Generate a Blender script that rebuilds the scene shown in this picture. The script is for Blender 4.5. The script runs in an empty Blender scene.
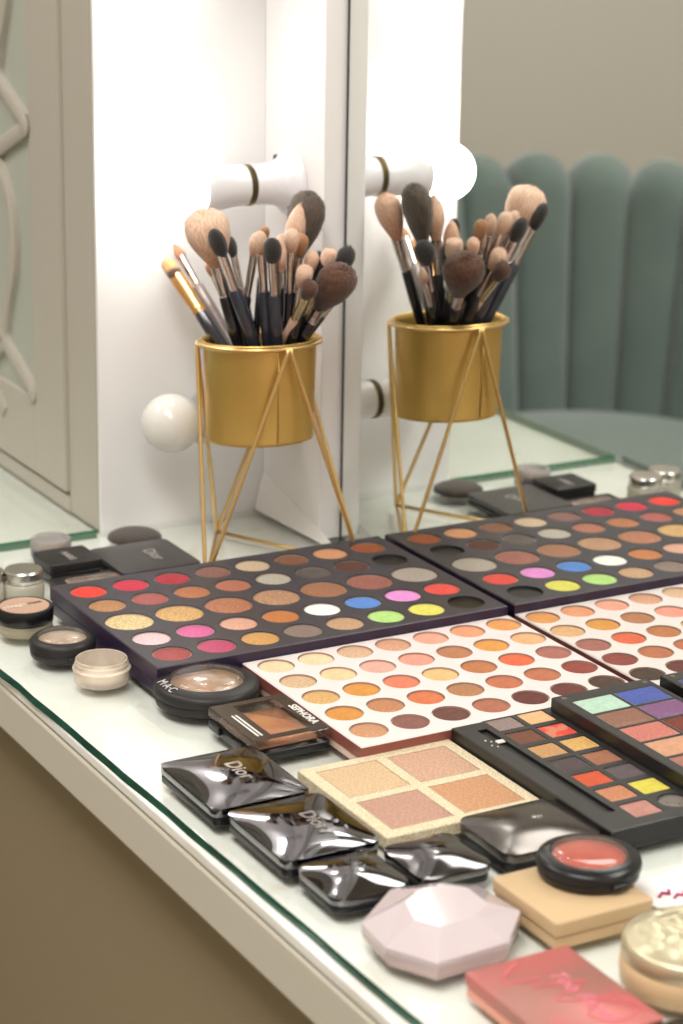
import bpy, bmesh, math, random
from mathutils import Vector, Matrix
rnd = random.Random(7)
PI = math.pi
COL = bpy.context.scene.collection

# ------------------------------------------------------------------ camera frame (metres; mirror glass is the plane x = 0, table glass top z = 0)
CAM = Vector((-0.88906, -1.18475, 0.57766))
YAW, PITCH, ROLL = 0.517377, 0.307489, 0.017981
FPX = 2252.97
PX, PY = 341.5 + 7.196, 512 + 22.557
_f = Vector((math.sin(YAW)*math.cos(PITCH), math.cos(YAW)*math.cos(PITCH), -math.sin(PITCH)))
_r = Vector((math.cos(YAW), -math.sin(YAW), 0)); _u = _r.cross(_f)
CR = math.cos(ROLL)*_r + math.sin(ROLL)*_u
CU = -math.sin(ROLL)*_r + math.cos(ROLL)*_u
CF = _f

def ray(u, v): return CF + CR*((u-PX)/FPX) - CU*((v-PY)/FPX)

# ------------------------------------------------------------------ materials
def lin(c):
    o = []
    for v in c:
        v = v/255.0
        o.append(v/12.92 if v <= .04045 else ((v+.055)/1.055)**2.4)
    return (o[0], o[1], o[2], 1)
MATS = {}
def setin(b, name, val):
    if name in b.inputs: b.inputs[name].default_value = val
def mat(name, rgb, rough=.5, metal=0., spec=.5, noise=None, bump=None, coat=0., trans=0., ior=1.45, sheen=0., alpha=1.):
    """noise=(scale, rgb2, lo, hi)  bump=(scale, strength, distance)"""
    if name in MATS: return MATS[name]
    m = bpy.data.materials.new(name); m.use_nodes = True
    nt = m.node_tree; b = nt.nodes['Principled BSDF']
    setin(b, 'Base Color', lin(rgb)); setin(b, 'Roughness', rough); setin(b, 'Metallic', metal)
    setin(b, 'Specular IOR Level', spec); setin(b, 'Coat Weight', coat); setin(b, 'Transmission Weight', trans)
    setin(b, 'IOR', ior); setin(b, 'Sheen Weight', sheen); setin(b, 'Coat Roughness', .06); setin(b, 'Alpha', alpha)
    tc = nt.nodes.new('ShaderNodeTexCoord')
    if noise:
        n = nt.nodes.new('ShaderNodeTexNoise'); n.inputs['Scale'].default_value = noise[0]; n.inputs['Detail'].default_value = 5
        nt.links.new(tc.outputs['Object'], n.inputs['Vector'])
        r = nt.nodes.new('ShaderNodeValToRGB')
        r.color_ramp.elements[0].position = noise[2]; r.color_ramp.elements[1].position = noise[3]
        r.color_ramp.elements[0].color = lin(rgb); r.color_ramp.elements[1].color = lin(noise[1])
        nt.links.new(n.outputs['Fac'], r.inputs['Fac']); nt.links.new(r.outputs['Color'], b.inputs['Base Color'])
    if bump:
        n = nt.nodes.new('ShaderNodeTexNoise'); n.inputs['Scale'].default_value = bump[0]; n.inputs['Detail'].default_value = 4
        nt.links.new(tc.outputs['Object'], n.inputs['Vector'])
        bp = nt.nodes.new('ShaderNodeBump'); bp.inputs['Strength'].default_value = bump[1]; bp.inputs['Distance'].default_value = bump[2]
        nt.links.new(n.outputs['Fac'], bp.inputs['Height']); nt.links.new(bp.outputs['Normal'], b.inputs['Normal'])
    MATS[name] = m
    return m
def emit(name, rgb, s):
    m = bpy.data.materials.new(name); m.use_nodes = True; nt = m.node_tree
    b = nt.nodes['Principled BSDF']; setin(b, 'Base Color', lin((250, 250, 250)))
    setin(b, 'Emission Color', lin(rgb)); setin(b, 'Emission Strength', s)
    return m
def glass(name, tint, rough=.02, ior=1.45, body=None, bodyfac=0.):
    """thin clear sheet: transparent + fresnel gloss (+ a little body colour)"""
    m = bpy.data.materials.new(name); m.use_nodes = True; nt = m.node_tree; nt.nodes.clear()
    o = nt.nodes.new('ShaderNodeOutputMaterial'); t = nt.nodes.new('ShaderNodeBsdfTransparent'); t.inputs[0].default_value = lin(tint)
    g = nt.nodes.new('ShaderNodeBsdfGlossy'); g.inputs['Roughness'].default_value = rough
    lw = nt.nodes.new('ShaderNodeLayerWeight'); lw.inputs['Blend'].default_value = .5
    pw = nt.nodes.new('ShaderNodeMath'); pw.operation = 'POWER'; pw.inputs[1].default_value = 5
    fr = nt.nodes.new('ShaderNodeMath'); fr.operation = 'MULTIPLY_ADD'; f0 = ((ior-1)/(ior+1))**2
    fr.inputs[1].default_value = 1-f0; fr.inputs[2].default_value = f0
    nt.links.new(lw.outputs['Facing'], pw.inputs[0]); nt.links.new(pw.outputs[0], fr.inputs[0])
    mx = nt.nodes.new('ShaderNodeMixShader')
    src = t.outputs[0]
    if body:
        d = nt.nodes.new('ShaderNodeBsdfDiffuse'); d.inputs[0].default_value = lin(body)
        m2 = nt.nodes.new('ShaderNodeMixShader'); m2.inputs[0].default_value = bodyfac
        nt.links.new(t.outputs[0], m2.inputs[1]); nt.links.new(d.outputs[0], m2.inputs[2]); src = m2.outputs[0]
    nt.links.new(fr.outputs[0], mx.inputs[0]); nt.links.new(src, mx.inputs[1]); nt.links.new(g.outputs[0], mx.inputs[2])
    nt.links.new(mx.outputs[0], o.inputs[0]); MATS[name] = m
    return m
def hair(name, base, tip, lo=.25, hi=.8, dark_amt=.35):
    """bristles: colour runs from root to tip along local z (0..1 in generated space), with fine streaks"""
    if name in MATS: return MATS[name]
    m = bpy.data.materials.new(name); m.use_nodes = True; nt = m.node_tree; b = nt.nodes['Principled BSDF']
    setin(b, 'Roughness', .75); setin(b, 'Sheen Weight', .25); setin(b, 'Specular IOR Level', .25)
    tc = nt.nodes.new('ShaderNodeTexCoord'); sp = nt.nodes.new('ShaderNodeSeparateXYZ')
    nt.links.new(tc.outputs['Generated'], sp.inputs[0])
    r = nt.nodes.new('ShaderNodeValToRGB'); r.color_ramp.elements[0].position = lo; r.color_ramp.elements[1].position = hi
    r.color_ramp.elements[0].color = lin(base); r.color_ramp.elements[1].color = lin(tip)
    nt.links.new(sp.outputs['Z'], r.inputs['Fac'])
    mp = nt.nodes.new('ShaderNodeMapping'); mp.inputs['Scale'].default_value = (26, 26, 1.6)
    n = nt.nodes.new('ShaderNodeTexNoise'); n.inputs['Scale'].default_value = 1.0; n.inputs['Detail'].default_value = 6
    nt.links.new(tc.outputs['Generated'], mp.inputs[0]); nt.links.new(mp.outputs[0], n.inputs['Vector'])
    mr = nt.nodes.new('ShaderNodeMapRange'); mr.inputs[1].default_value = .3; mr.inputs[2].default_value = .7
    mr.inputs[3].default_value = 1-dark_amt; mr.inputs[4].default_value = 1.1
    nt.links.new(n.outputs['Fac'], mr.inputs[0])
    mul = nt.nodes.new('ShaderNodeVectorMath'); mul.operation = 'SCALE'
    nt.links.new(r.outputs['Color'], mul.inputs[0]); nt.links.new(mr.outputs[0], mul.inputs['Scale'])
    nt.links.new(mul.outputs[0], b.inputs['Base Color'])
    bp = nt.nodes.new('ShaderNodeBump'); bp.inputs['Strength'].default_value = .8; bp.inputs['Distance'].default_value = .001
    nt.links.new(n.outputs['Fac'], bp.inputs['Height']); nt.links.new(bp.outputs[0], b.inputs['Normal'])
    MATS[name] = m
    return m

# ------------------------------------------------------------------ object helpers
def tag(o, label=None, cat=None, group=None, kind=None):
    if label: o['label'] = label
    if cat: o['category'] = cat
    if group: o['group'] = group
    if kind: o['kind'] = kind
    return o
def empty(name, loc, rz=0, label=None, cat=None, group=None):
    o = bpy.data.objects.new(name, None); COL.objects.link(o); o.location = loc; o.rotation_euler = (0, 0, rz); o.empty_display_size = .01
    return tag(o, label, cat, group)
def obj(name, bm, mats, parent=None, smooth=False, loc=None, label=None, auto=None, bevel=None):
    bmesh.ops.recalc_face_normals(bm, faces=bm.faces)
    me = bpy.data.meshes.new(name); bm.to_mesh(me); bm.free()
    if not isinstance(mats, (list, tuple)): mats = [mats]
    for m in mats: me.materials.append(m)
    if smooth or auto:
        for p in me.polygons: p.use_smooth = True
        if auto is not None: me.set_sharp_from_angle(angle=math.radians(auto))
    o = bpy.data.objects.new(name, me); COL.objects.link(o)
    if parent: o.parent = parent
    if loc: o.location = loc
    if label: o['label'] = label
    if bevel:
        md = o.modifiers.new('bevel', 'BEVEL'); md.width = bevel; md.segments = 3; md.limit_method = 'ANGLE'; md.angle_limit = math.radians(40)
        for p in me.polygons: p.use_smooth = True
        me.set_sharp_from_angle(angle=math.radians(50))
    return o
def box(bm, x0, x1, y0, y1, z0, z1, mi=0):
    vs = [bm.verts.new(p) for p in ((x0,y0,z0),(x1,y0,z0),(x1,y1,z0),(x0,y1,z0),(x0,y0,z1),(x1,y0,z1),(x1,y1,z1),(x0,y1,z1))]
    for f in ((3,2,1,0),(4,5,6,7),(0,1,5,4),(1,2,6,5),(2,3,7,6),(3,0,4,7)):
        fc = bm.faces.new([vs[i] for i in f]); fc.material_index = mi
    return vs
def boxbm(*a):
    bm = bmesh.new(); box(bm, *a); return bm
def lathe(prof, n=48, cx=0, cy=0, bm=None, mi=None, close=False):
    """prof: (r, z) list (optionally with material index third)"""
    bm = bm or bmesh.new(); rings = []
    for p in prof:
        r, z = p[0], p[1]
        if r < 1e-6: rings.append([bm.verts.new((cx, cy, z))])
        else: rings.append([bm.verts.new((cx+r*math.cos(2*PI*k/n), cy+r*math.sin(2*PI*k/n), z)) for k in range(n)])
    seq = list(range(len(prof)-1))
    for i in seq:
        a, b = rings[i], rings[i+1]; m = prof[i][2] if len(prof[i]) > 2 else (mi or 0)
        for k in range(n):
            k2 = (k+1) % n
            if len(a) == 1 and len(b) == 1: continue
            if len(a) == 1: f = bm.faces.new((a[0], b[k], b[k2]))
            elif len(b) == 1: f = bm.faces.new((a[k], a[k2], b[0]))
            else: f = bm.faces.new((a[k], a[k2], b[k2], b[k]))
            f.material_index = m
    return bm
def tube(bm, pts, r, n=10, cap=True, mi=0):
    pts = [Vector(p) for p in pts]; rings = []
    rr = r if isinstance(r, (list, tuple)) else [r]*len(pts)
    up = None
    for i, p in enumerate(pts):
        d = (pts[min(i+1, len(pts)-1)] - pts[max(i-1, 0)]).normalized()
        if up is None: up = d.orthogonal().normalized()
        a = (up - d*up.dot(d)).normalized(); b = d.cross(a); up = a
        rings.append([bm.verts.new(p + (a*math.cos(2*PI*k/n)+b*math.sin(2*PI*k/n))*rr[i]) for k in range(n)])
    for i in range(len(rings)-1):
        for k in range(n):
            f = bm.faces.new((rings[i][k], rings[i][(k+1)%n], rings[i+1][(k+1)%n], rings[i+1][k])); f.material_index = mi
    if cap:
        bm.faces.new(rings[0][::-1]).material_index = mi; bm.faces.new(rings[-1]).material_index = mi
    return bm
def rrect(w, d, r, n=6):
    pts = []
    for cx, cy, a0 in ((w/2-r, d/2-r, 0), (-w/2+r, d/2-r, PI/2), (-w/2+r, -d/2+r, PI), (w/2-r, -d/2+r, 1.5*PI)):
        for k in range(n+1):
            a = a0 + PI/2*k/n; pts.append((cx+r*math.cos(a), cy+r*math.sin(a)))
    return pts
def stack(levels, bm=None, cap=True, mi=0, cx=0, cy=0):
    """levels: list of (points2d, z); joins successive equal-count outlines"""
    bm = bm or bmesh.new()
    R = [[bm.verts.new((cx+x, cy+y, z)) for x, y in pts] for pts, z in levels]; n = len(R[0])
    for a, b in zip(R, R[1:]):
        for k in range(n): bm.faces.new((a[k], a[(k+1)%n], b[(k+1)%n], b[k])).material_index = mi
    if cap:
        bm.faces.new(R[0][::-1]).material_index = mi; bm.faces.new(R[-1]).material_index = mi
    return bm
def slab(w, d, r, z0, z1, c=.001, bm=None, mi=0, cx=0, cy=0):
    """box with rounded plan corners and soft top and bottom edges"""
    L = []
    for t in (1, .6, .2, 0): L.append((rrect(w-2*c*t*t, d-2*c*t*t, max(r-c*t*t, .0003)), z0+c*(1-t)))
    for t in (0, .2, .6, 1): L.append((rrect(w-2*c*t*t, d-2*c*t*t, max(r-c*t*t, .0003)), z1-c*(1-t)))
    return stack(L, bm, True, mi, cx, cy)
def pillow(w, d, r, z0, zr, bulge, p=2.4, n=28, bm=None):
    """slab with an arched lid: sides z0..zr, then a smooth dome of height bulge"""
    bm = bm or bmesh.new()
    o_ = rrect(w, d, r, 7); N = 72; seg = [0]
    for i in range(len(o_)): seg.append(seg[-1]+math.dist(o_[i], o_[(i+1) % len(o_)]))
    out = []
    for k in range(N):
        t_ = seg[-1]*k/N; i = max(j for j in range(len(o_)) if seg[j] <= t_+1e-12); f_ = (t_-seg[i])/(seg[i+1]-seg[i]); a_, b_ = o_[i], o_[(i+1) % len(o_)]
        out.append((a_[0]+(b_[0]-a_[0])*f_, a_[1]+(b_[1]-a_[1])*f_))
    rings = [([(x*.97, y*.97) for x, y in out], z0), (out, z0+.0008), (out, zr-.0006)]
    L = [[bm.verts.new((x, y, z)) for x, y in pts] for pts, z in rings]
    for s in [math.cos(PI/2*k/n) for k in range(1, n)]:
        L.append([bm.verts.new((x*s, y*s, zr+bulge*max(0, 1-abs(2*x*s/w)**p)*max(0, 1-abs(2*y*s/d)**p))) for x, y in out])
    for a, b in zip(L, L[1:]):
        for k in range(N): bm.faces.new((a[k], a[(k+1)%N], b[(k+1)%N], b[k]))
    c = bm.verts.new((0, 0, zr+bulge))
    for k in range(N): bm.faces.new((L[-1][k], L[-1][(k+1)%N], c))
    bm.faces.new(L[0][::-1])
    return bm
def text(name, s, size, ext, m, parent, loc, rz=-PI/2, rx=0, label=None, sx=1., shear=0., bold=0.):
    cu = bpy.data.curves.new(name, 'FONT'); cu.body = s; cu.size = size; cu.extrude = ext; cu.align_x = 'CENTER'; cu.align_y = 'CENTER'
    cu.shear = shear; cu.offset = bold; cu.resolution_u = 3
    t = bpy.data.objects.new('tmp_text', cu); COL.objects.link(t)
    dg = bpy.context.evaluated_depsgraph_get(); dg.update()
    me = bpy.data.meshes.new_from_object(t.evaluated_get(dg)); bpy.data.objects.remove(t)
    me.materials.clear(); me.materials.append(m)
    o = bpy.data.objects.new(name, me); COL.objects.link(o); o.parent = parent; o.location = loc
    o.rotation_euler = (rx, 0, rz); o.scale = (sx, 1, 1)
    if label: o['label'] = label
    return o

# trays with real wells -------------------------------------------------------
def ray_rect(cx, cy, a, x0, x1, y0, y1):
    dx, dy = math.cos(a), math.sin(a); t = 1e9
    if dx > 1e-9: t = min(t, (x1-cx)/dx)
    if dx < -1e-9: t = min(t, (x0-cx)/dx)
    if dy > 1e-9: t = min(t, (y1-cy)/dy)
    if dy < -1e-9: t = min(t, (y0-cy)/dy)
    return (cx+dx*t, cy+dy*t)
def cell(bm, x0, x1, y0, y1, z, hole, depth, mt=0, mw=1):
    if hole is None:
        f = bm.faces.new([bm.verts.new(p) for p in ((x0,y0,z),(x1,y0,z),(x1,y1,z),(x0,y1,z))]); f.material_index = mt; return
    if hole[0] == 'c':
        _, cx, cy, r = hole
        inner = lambda a: (cx+r*math.cos(a), cy+r*math.sin(a)); ang = [2*PI*k/32 for k in range(32)]
    else:
        _, hx0, hx1, hy0, hy1 = hole; cx, cy = (hx0+hx1)/2, (hy0+hy1)/2
        inner = lambda a: ray_rect(cx, cy, a, hx0, hx1, hy0, hy1)
        ang = [math.atan2(b-cy, a-cx) % (2*PI) for a in (hx0, hx1) for b in (hy0, hy1)]
    ang += [math.atan2(b-cy, a-cx) % (2*PI) for a in (x0, x1) for b in (y0, y1)]
    ang = sorted(set(round(a, 6) for a in ang)); n = len(ang)
    O = [bm.verts.new((*ray_rect(cx, cy, a, x0, x1, y0, y1), z)) for a in ang]
    I = [bm.verts.new((*inner(a), z)) for a in ang]; D = [bm.verts.new((*inner(a), z-depth)) for a in ang]
    for k in range(n):
        q = (k+1) % n
        bm.faces.new((O[k], O[q], I[q], I[k])).material_index = mt
        bm.faces.new((I[k], I[q], D[q], D[k])).material_index = mw
    bm.faces.new(D[::-1]).material_index = mw
def tray(x0, x1, y0, y1, z0, z1, bands, depth, c=.0008, mt=0, mw=1, ms=2):
    bm = bmesh.new()
    for ya, yb, cells in bands:
        for xa, xb, hole in cells: cell(bm, xa, xb, ya, yb, z1, hole, depth, mt, mw)
    def ringv(o, z): return [bm.verts.new(p) for p in ((x0+o, y0+o, z), (x1-o, y0+o, z), (x1-o, y1-o, z), (x0+o, y1-o, z))]
    A = ringv(c, z1); B = ringv(0, z1-c); Cc = ringv(0, z0)
    for k in range(4):
        q = (k+1) % 4
        bm.faces.new((A[k], A[q], B[q], B[k])).material_index = mt
        bm.faces.new((B[k], B[q], Cc[q], Cc[k])).material_index = ms
    bm.faces.new(Cc[::-1]).material_index = ms
    return bm

def powder_mat(rgb, kind):
    g_ = sum(rgb)/3; rgb = tuple(int((.88*c+.12*g_)*.94) for c in rgb)
    nm = 'powder_%d_%d_%d_%s' % (*rgb, kind)
    if nm in MATS: return MATS[nm]
    if kind == 'glitter':
        return mat(nm, tuple(int(c*.84) for c in rgb), .45, .2, noise=(1100, tuple(min(255, int(c*1.12+16)) for c in rgb), .42, .66), bump=(900, .7, .0005))
    if kind == 'shimmer':
        return mat(nm, tuple(int(c*.93) for c in rgb), .45, .15, noise=(700, tuple(min(255, int(c*1.07+4)) for c in rgb), .4, .65), bump=(500, .25, .0004))
    return mat(nm, rgb, .8, 0, .3, noise=(220, tuple(min(255, int(c*1.05+3)) for c in rgb), .4, .7), bump=(260, .35, .0006))
RIM = mat('pan_metal', (196, 184, 176), .3, .9)
def round_pan(r, rgb, kind, parent, loc, empty_pan=False, name='eyeshadow_pan', label=None):
    t = .0014
    if empty_pan:
        m = mat('empty_pan_black', (24, 23, 22), .35, .1)
        bm = lathe([(0, 0), (r, 0), (r, t), (r-.0005, t), (r-.0008, .0004), (0, .0004)], 32)
        return obj(name, bm, m, parent, auto=40, loc=loc, label=label)
    pr = [(0, 0, 0), (r, 0, 0), (r, t+.0002, 0), (r-.0005, t+.0002, 0), (r-.0006, t-.0004, 1), (r*.8, t-.0001, 1), (r*.4, t+.0001, 1), (0, t+.0002, 1)]
    return obj(name, lathe(pr, 32), [RIM, powder_mat(rgb, kind)], parent, auto=40, loc=loc, label=label)
def rect_pan(w, d, rgb, kind, parent, loc, name='eyeshadow_pan', label=None, m=None):
    bm = bmesh.new(); t = .0014
    stack([(rrect(w, d, .0012), 0), (rrect(w, d, .0012), t), (rrect(w-.0006, d-.0006, .001), t)], bm, False, 0)
    top = stack([(rrect(w-.0006, d-.0006, .001), t-.00001), (rrect(w-.0012, d-.0012, .001), t-.0003), (rrect(w*.6, d*.6, .001), t)], bm, False, 1)
    L = [bm.verts.new((x, y, t)) for x, y in rrect(w*.6, d*.6, .001)]; bm.faces.new(L).material_index = 1
    return obj(name, bm, [RIM, m or powder_mat(rgb, kind)], parent, auto=40, loc=loc, label=label)

# ------------------------------------------------------------------ shared materials
M_WHITE = mat('white_lacquer', (232, 229, 228), .35, 0, .4)
M_PANEL = mat('white_panel_paint', (228, 227, 226), .4, 0, .3, bump=(60, .05, .001))
M_GREIGE = mat('greige_lacquer', (174, 168, 156), .45, 0, .35)
M_APRON = mat('apron_lacquer', (202, 196, 182), .5, 0, .3)
M_GOLD = mat('brass_gold', (212, 178, 104), .40, .85, noise=(14, (202, 166, 90), .35, .7))
M_GOLDW = mat('brass_wire', (222, 188, 126), .3, .9)
M_CHROME = mat('dark_chrome', (116, 114, 117), .06, 1.)
M_CHROME2 = mat('smoky_chrome', (105, 102, 103), .1, .95)
M_SILVER = mat('brushed_silver', (196, 192, 186), .28, .95)
M_BLACK = mat('black_plastic', (22, 22, 24), .28, 0, .5)
M_BLACKM = mat('black_matte_plastic', (38, 36, 36), .45, 0, .4)
M_CLEAR = glass('clear_plastic', (250, 246, 240), .08, 1.4, (238, 224, 208), .42)
M_CLEARW = glass('clear_window', (238, 234, 228), .05, 1.5, (200, 190, 182), .10)
M_PORC = mat('white_porcelain', (226, 226, 230), .22, 0, .5)

# ------------------------------------------------------------------ the room
def struct(name, bm, m, **k):
    o = obj(name, bm, m, **k); o['kind'] = 'structure'; return o
M_WALL = mat('beige_wall_plaster', (206, 200, 190), .9, 0, .2, bump=(180, .25, .002))
FZ = -.75
struct('floor', boxbm(-2.3, .12, -2.6, 2.3, FZ-.05, FZ), mat('brown_grey_floor', (128, 113, 88), .6, 0, .3, noise=(3, (120, 106, 82), .3, .7)))
struct('ceiling', boxbm(-2.3, .12, -2.6, 2.3, 1.9, 1.95), mat('ceiling_paint', (205, 200, 190), .9))
struct('wall_right', boxbm(.02, .12, -2.6, 2.3, FZ, 1.9), M_WALL)
struct('wall_left', boxbm(-2.3, -2.2, -2.6, 2.3, FZ, 1.9), M_WALL)
struct('wall_far', boxbm(-2.2, .02, 2.2, 2.3, FZ, 1.9), M_WALL)
struct('wall_back', boxbm(-2.2, .02, -2.6, -2.5, FZ, 1.9), M_WALL)

# ------------------------------------------------------------------ dressing table
TX = -.362
table = empty('dressing_table', (-.18, .2, FZ), 0, 'long white dressing table with a pale greige front apron below its glass', 'table')
def tp(p): return (p[0]+.18, p[1]-.2, p[2]-FZ)
def tbox(x0, x1, y0, y1, z0, z1): return boxbm(x0+.18, x1+.18, y0-.2, y1-.2, z0-FZ, z1-FZ)
M_TOP = bpy.data.materials.new('stained_white_top'); M_TOP.use_nodes = True
def build_top():
    nt = M_TOP.node_tree; b = nt.nodes['Principled BSDF']; setin(b, 'Roughness', .55); setin(b, 'Specular IOR Level', .3)
    tc = nt.nodes.new('ShaderNodeTexCoord')
    n = nt.nodes.new('ShaderNodeTexNoise'); n.inputs['Scale'].default_value = 9; n.inputs['Detail'].default_value = 8; n.inputs['Roughness'].default_value = .62
    nt.links.new(tc.outputs['Object'], n.inputs['Vector'])
    r = nt.nodes.new('ShaderNodeValToRGB'); e = r.color_ramp.elements
    e[0].position = .3; e[0].color = lin((226, 222, 211)); e[1].position = .52; e[1].color = lin((238, 238, 233))
    nt.links.new(n.outputs['Fac'], r.inputs['Fac'])
    n2 = nt.nodes.new('ShaderNodeTexNoise'); n2.inputs['Scale'].default_value = 16; n2.inputs['Detail'].default_value = 9; n2.inputs['Distortion'].default_value = 1.6
    nt.links.new(tc.outputs['Object'], n2.inputs['Vector'])
    r2 = nt.nodes.new('ShaderNodeValToRGB'); e = r2.color_ramp.elements
    e[0].position = .64; e[0].color = (0, 0, 0, 1); e[1].position = .76; e[1].color = (1, 1, 1, 1)
    nt.links.new(n2.outputs['Fac'], r2.inputs['Fac'])
    mx = nt.nodes.new('ShaderNodeMix'); mx.data_type = 'RGBA'
    sc = nt.nodes.new('ShaderNodeMath'); sc.operation = 'MULTIPLY'; sc.inputs[1].default_value = .4
    nt.links.new(r2.outputs['Color'], sc.inputs[0]); nt.links.new(sc.outputs[0], mx.inputs[0])
    nt.links.new(r.outputs['Color'], mx.inputs[6]); mx.inputs[7].default_value = lin((196, 172, 140))
    nt.links.new(mx.outputs[2], b.inputs['Base Color'])
build_top()
obj('tabletop', tbox(TX, .018, -1.3, 1.7, -.0150, -.0062), M_TOP, table, bevel=.002)
obj('apron', tbox(TX+.0002, TX+.022, -1.298, 1.698, -.052, -.0152), M_APRON, table, bevel=.004)
obj('front_panel', tbox(TX+.0225, TX+.040, -1.295, 1.695, FZ, -.0152), mat('taupe_panel', (146, 132, 106), .5, 0, .3), table, label='taupe panel below the apron')
for sx in (TX+.045, -.05):
    for sy in (-1.25, 1.62):
        obj('leg', tbox(sx, sx+.05, sy, sy+.05, FZ, -.0152), M_APRON, table, bevel=.003)
# glass sheet covering the table, its front edge a little ragged and deep green
M_GEDGE = mat('green_glass_edge', (22, 66, 52), .15, 0, .6, noise=(30, (38, 92, 74), .4, .7))
M_GTOP = glass('table_glass', (254, 255, 254), .03, 1.38)
def sheet(x0, x1, y0, y1, z0, z1, edge_jit=0., far=1):
    bm = bmesh.new(); n = 60
    A = []; B = []
    for k in range(n+1):
        y = y0+(y1-y0)*k/n; j = rnd.uniform(-1, 1)*edge_jit
        xo = x0 + (-.0045*(y-.0)/.25 + .001 if edge_jit else 0) + j
        A.append((bm.verts.new((xo, y, z1)), bm.verts.new((xo-.0004+j*.5, y, z0)))); B.append((bm.verts.new((x1, y, z1)), bm.verts.new((x1, y, z0))))
    for k in range(n):
        bm.faces.new((A[k][0], B[k][0], B[k+1][0], A[k+1][0])).material_index = 0
        bm.faces.new((A[k][1], B[k][1], B[k+1][1], A[k+1][1])).material_index = 0
        bm.faces.new((A[k][0], A[k][1], A[k+1][1], A[k+1][0])).material_index = 1
        bm.faces.new((B[k][0], B[k][1], B[k+1][1], B[k+1][0])).material_index = 0
    bm.faces.new((A[0][0], A[0][1], B[0][1], B[0][0])).material_index = 1
    bm.faces.new((A[n][0], A[n][1], B[n][1], B[n][0])).material_index = far
    return bm
tag(obj('glass_sheet', sheet(-.3612, -.001, -1.28, .4972, -.0060, 0, .0006, 0), [M_GTOP, M_GEDGE]), 'clear glass sheet with dark green edge covering the table under the make-up', 'glass sheet')
M_GTOP2 = glass('far_table_glass', (251, 253, 251), .03, 1.45)
tag(obj('glass_sheet', sheet(-.3605, -.176, .4985, 1.68, -.0060, .0015), [M_GTOP2, mat('green_glass_edge_far', (58, 110, 84), .15, 0, .6)]), 'second pale green glass sheet on the table beside the greige cabinet', 'glass sheet')

# ------------------------------------------------------------------ cabinet standing on the table
Y0 = .4975
cab = empty('cabinet', (-.087, .95, 0), 0, 'tall cabinet with white end panel and greige doors with arched glazing', 'cabinet')
def cb(x0, x1, y0, y1, z0, z1): return boxbm(x0+.087, x1+.087, y0-.95, y1-.95, z0, z1)
obj('carcass', cb(-.170, .018, Y0+.004, 1.55, 0.0, 1.5), M_GREIGE, cab)
obj('end_panel', cb(-.1725, .018, Y0, Y0+.0038, -.0060, 1.5), M_PANEL, cab, label='white end panel facing the bulbs')
obj('stile', cb(-.1735, -.1702, Y0+.004, .5620, 0.0, 1.5), M_GREIGE, cab)
obj('base_rail', cb(-.1745, -.1702, .5605, 1.55, 0.0, .0135), M_GREIGE, cab)
# door: frame with a glazed opening and wavy glazing bars
door = empty('door', (0, 0, 0)); door.parent = cab
def dbar(bm, y0, y1, z0, z1, x0=-.1775, x1=-.1702): box(bm, x0+.087, x1+.087, y0-.95, y1-.95, z0, z1)
bm = bmesh.new()
dbar(bm, .5625, .630, .017, 1.45); dbar(bm, .98, 1.05, .017, 1.45); dbar(bm, .630, .98, .017, .086); dbar(bm, .630, .98, 1.38, 1.45)
obj('door_frame', bm, M_GREIGE, door, bevel=.0015)
obj('glass_pane', cb(-.1735, -.1712, .629, .981, .085, 1.381), mat('frosted_grey_green_glass', (168, 172, 160), .3, 0, .5), door, label='frosted grey green glass')
def wavy(bm, pts, w, x0, x1):
    # ribbon following pts in (y,z), bevelled outwards
    P = [Vector((0, a, b)) for a, b in pts]; L = []
    for i, p in enumerate(P):
        d = (P[min(i+1, len(P)-1)]-P[max(i-1, 0)]).normalized(); nrm = Vector((0, -d.z, d.y))
        L.append([bm.verts.new((xx+.087, (p+nrm*s).y-.95, (p+nrm*s).z)) for xx, s in ((x1, w/2), (x0+.0012, w/2), (x0, w/2-.0025), (x0, -w/2+.0025), (x0+.0012, -w/2), (x1, -w/2))])
    for a, b in zip(L, L[1:]):
        for k in range(5): bm.faces.new((a[k], a[k+1], b[k+1], b[k]))
    bm.faces.new(L[0][::-1]); bm.faces.new(L[-1])
def smoothpts(pts, n=10):
    out = []
    for i in range(len(pts)-1):
        p0 = pts[max(i-1, 0)]; p1 = pts[i]; p2 = pts[i+1]; p3 = pts[min(i+2, len(pts)-1)]
        for k in range(n):
            t = k/n
            out.append(tuple(.5*((2*p1[j])+(-p0[j]+p2[j])*t+(2*p0[j]-5*p1[j]+4*p2[j]-p3[j])*t*t+(-p0[j]+3*p1[j]-3*p2[j]+p3[j])*t**3) for j in (0, 1)))
    out.append(pts[-1]); return out
mid = .805
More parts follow.
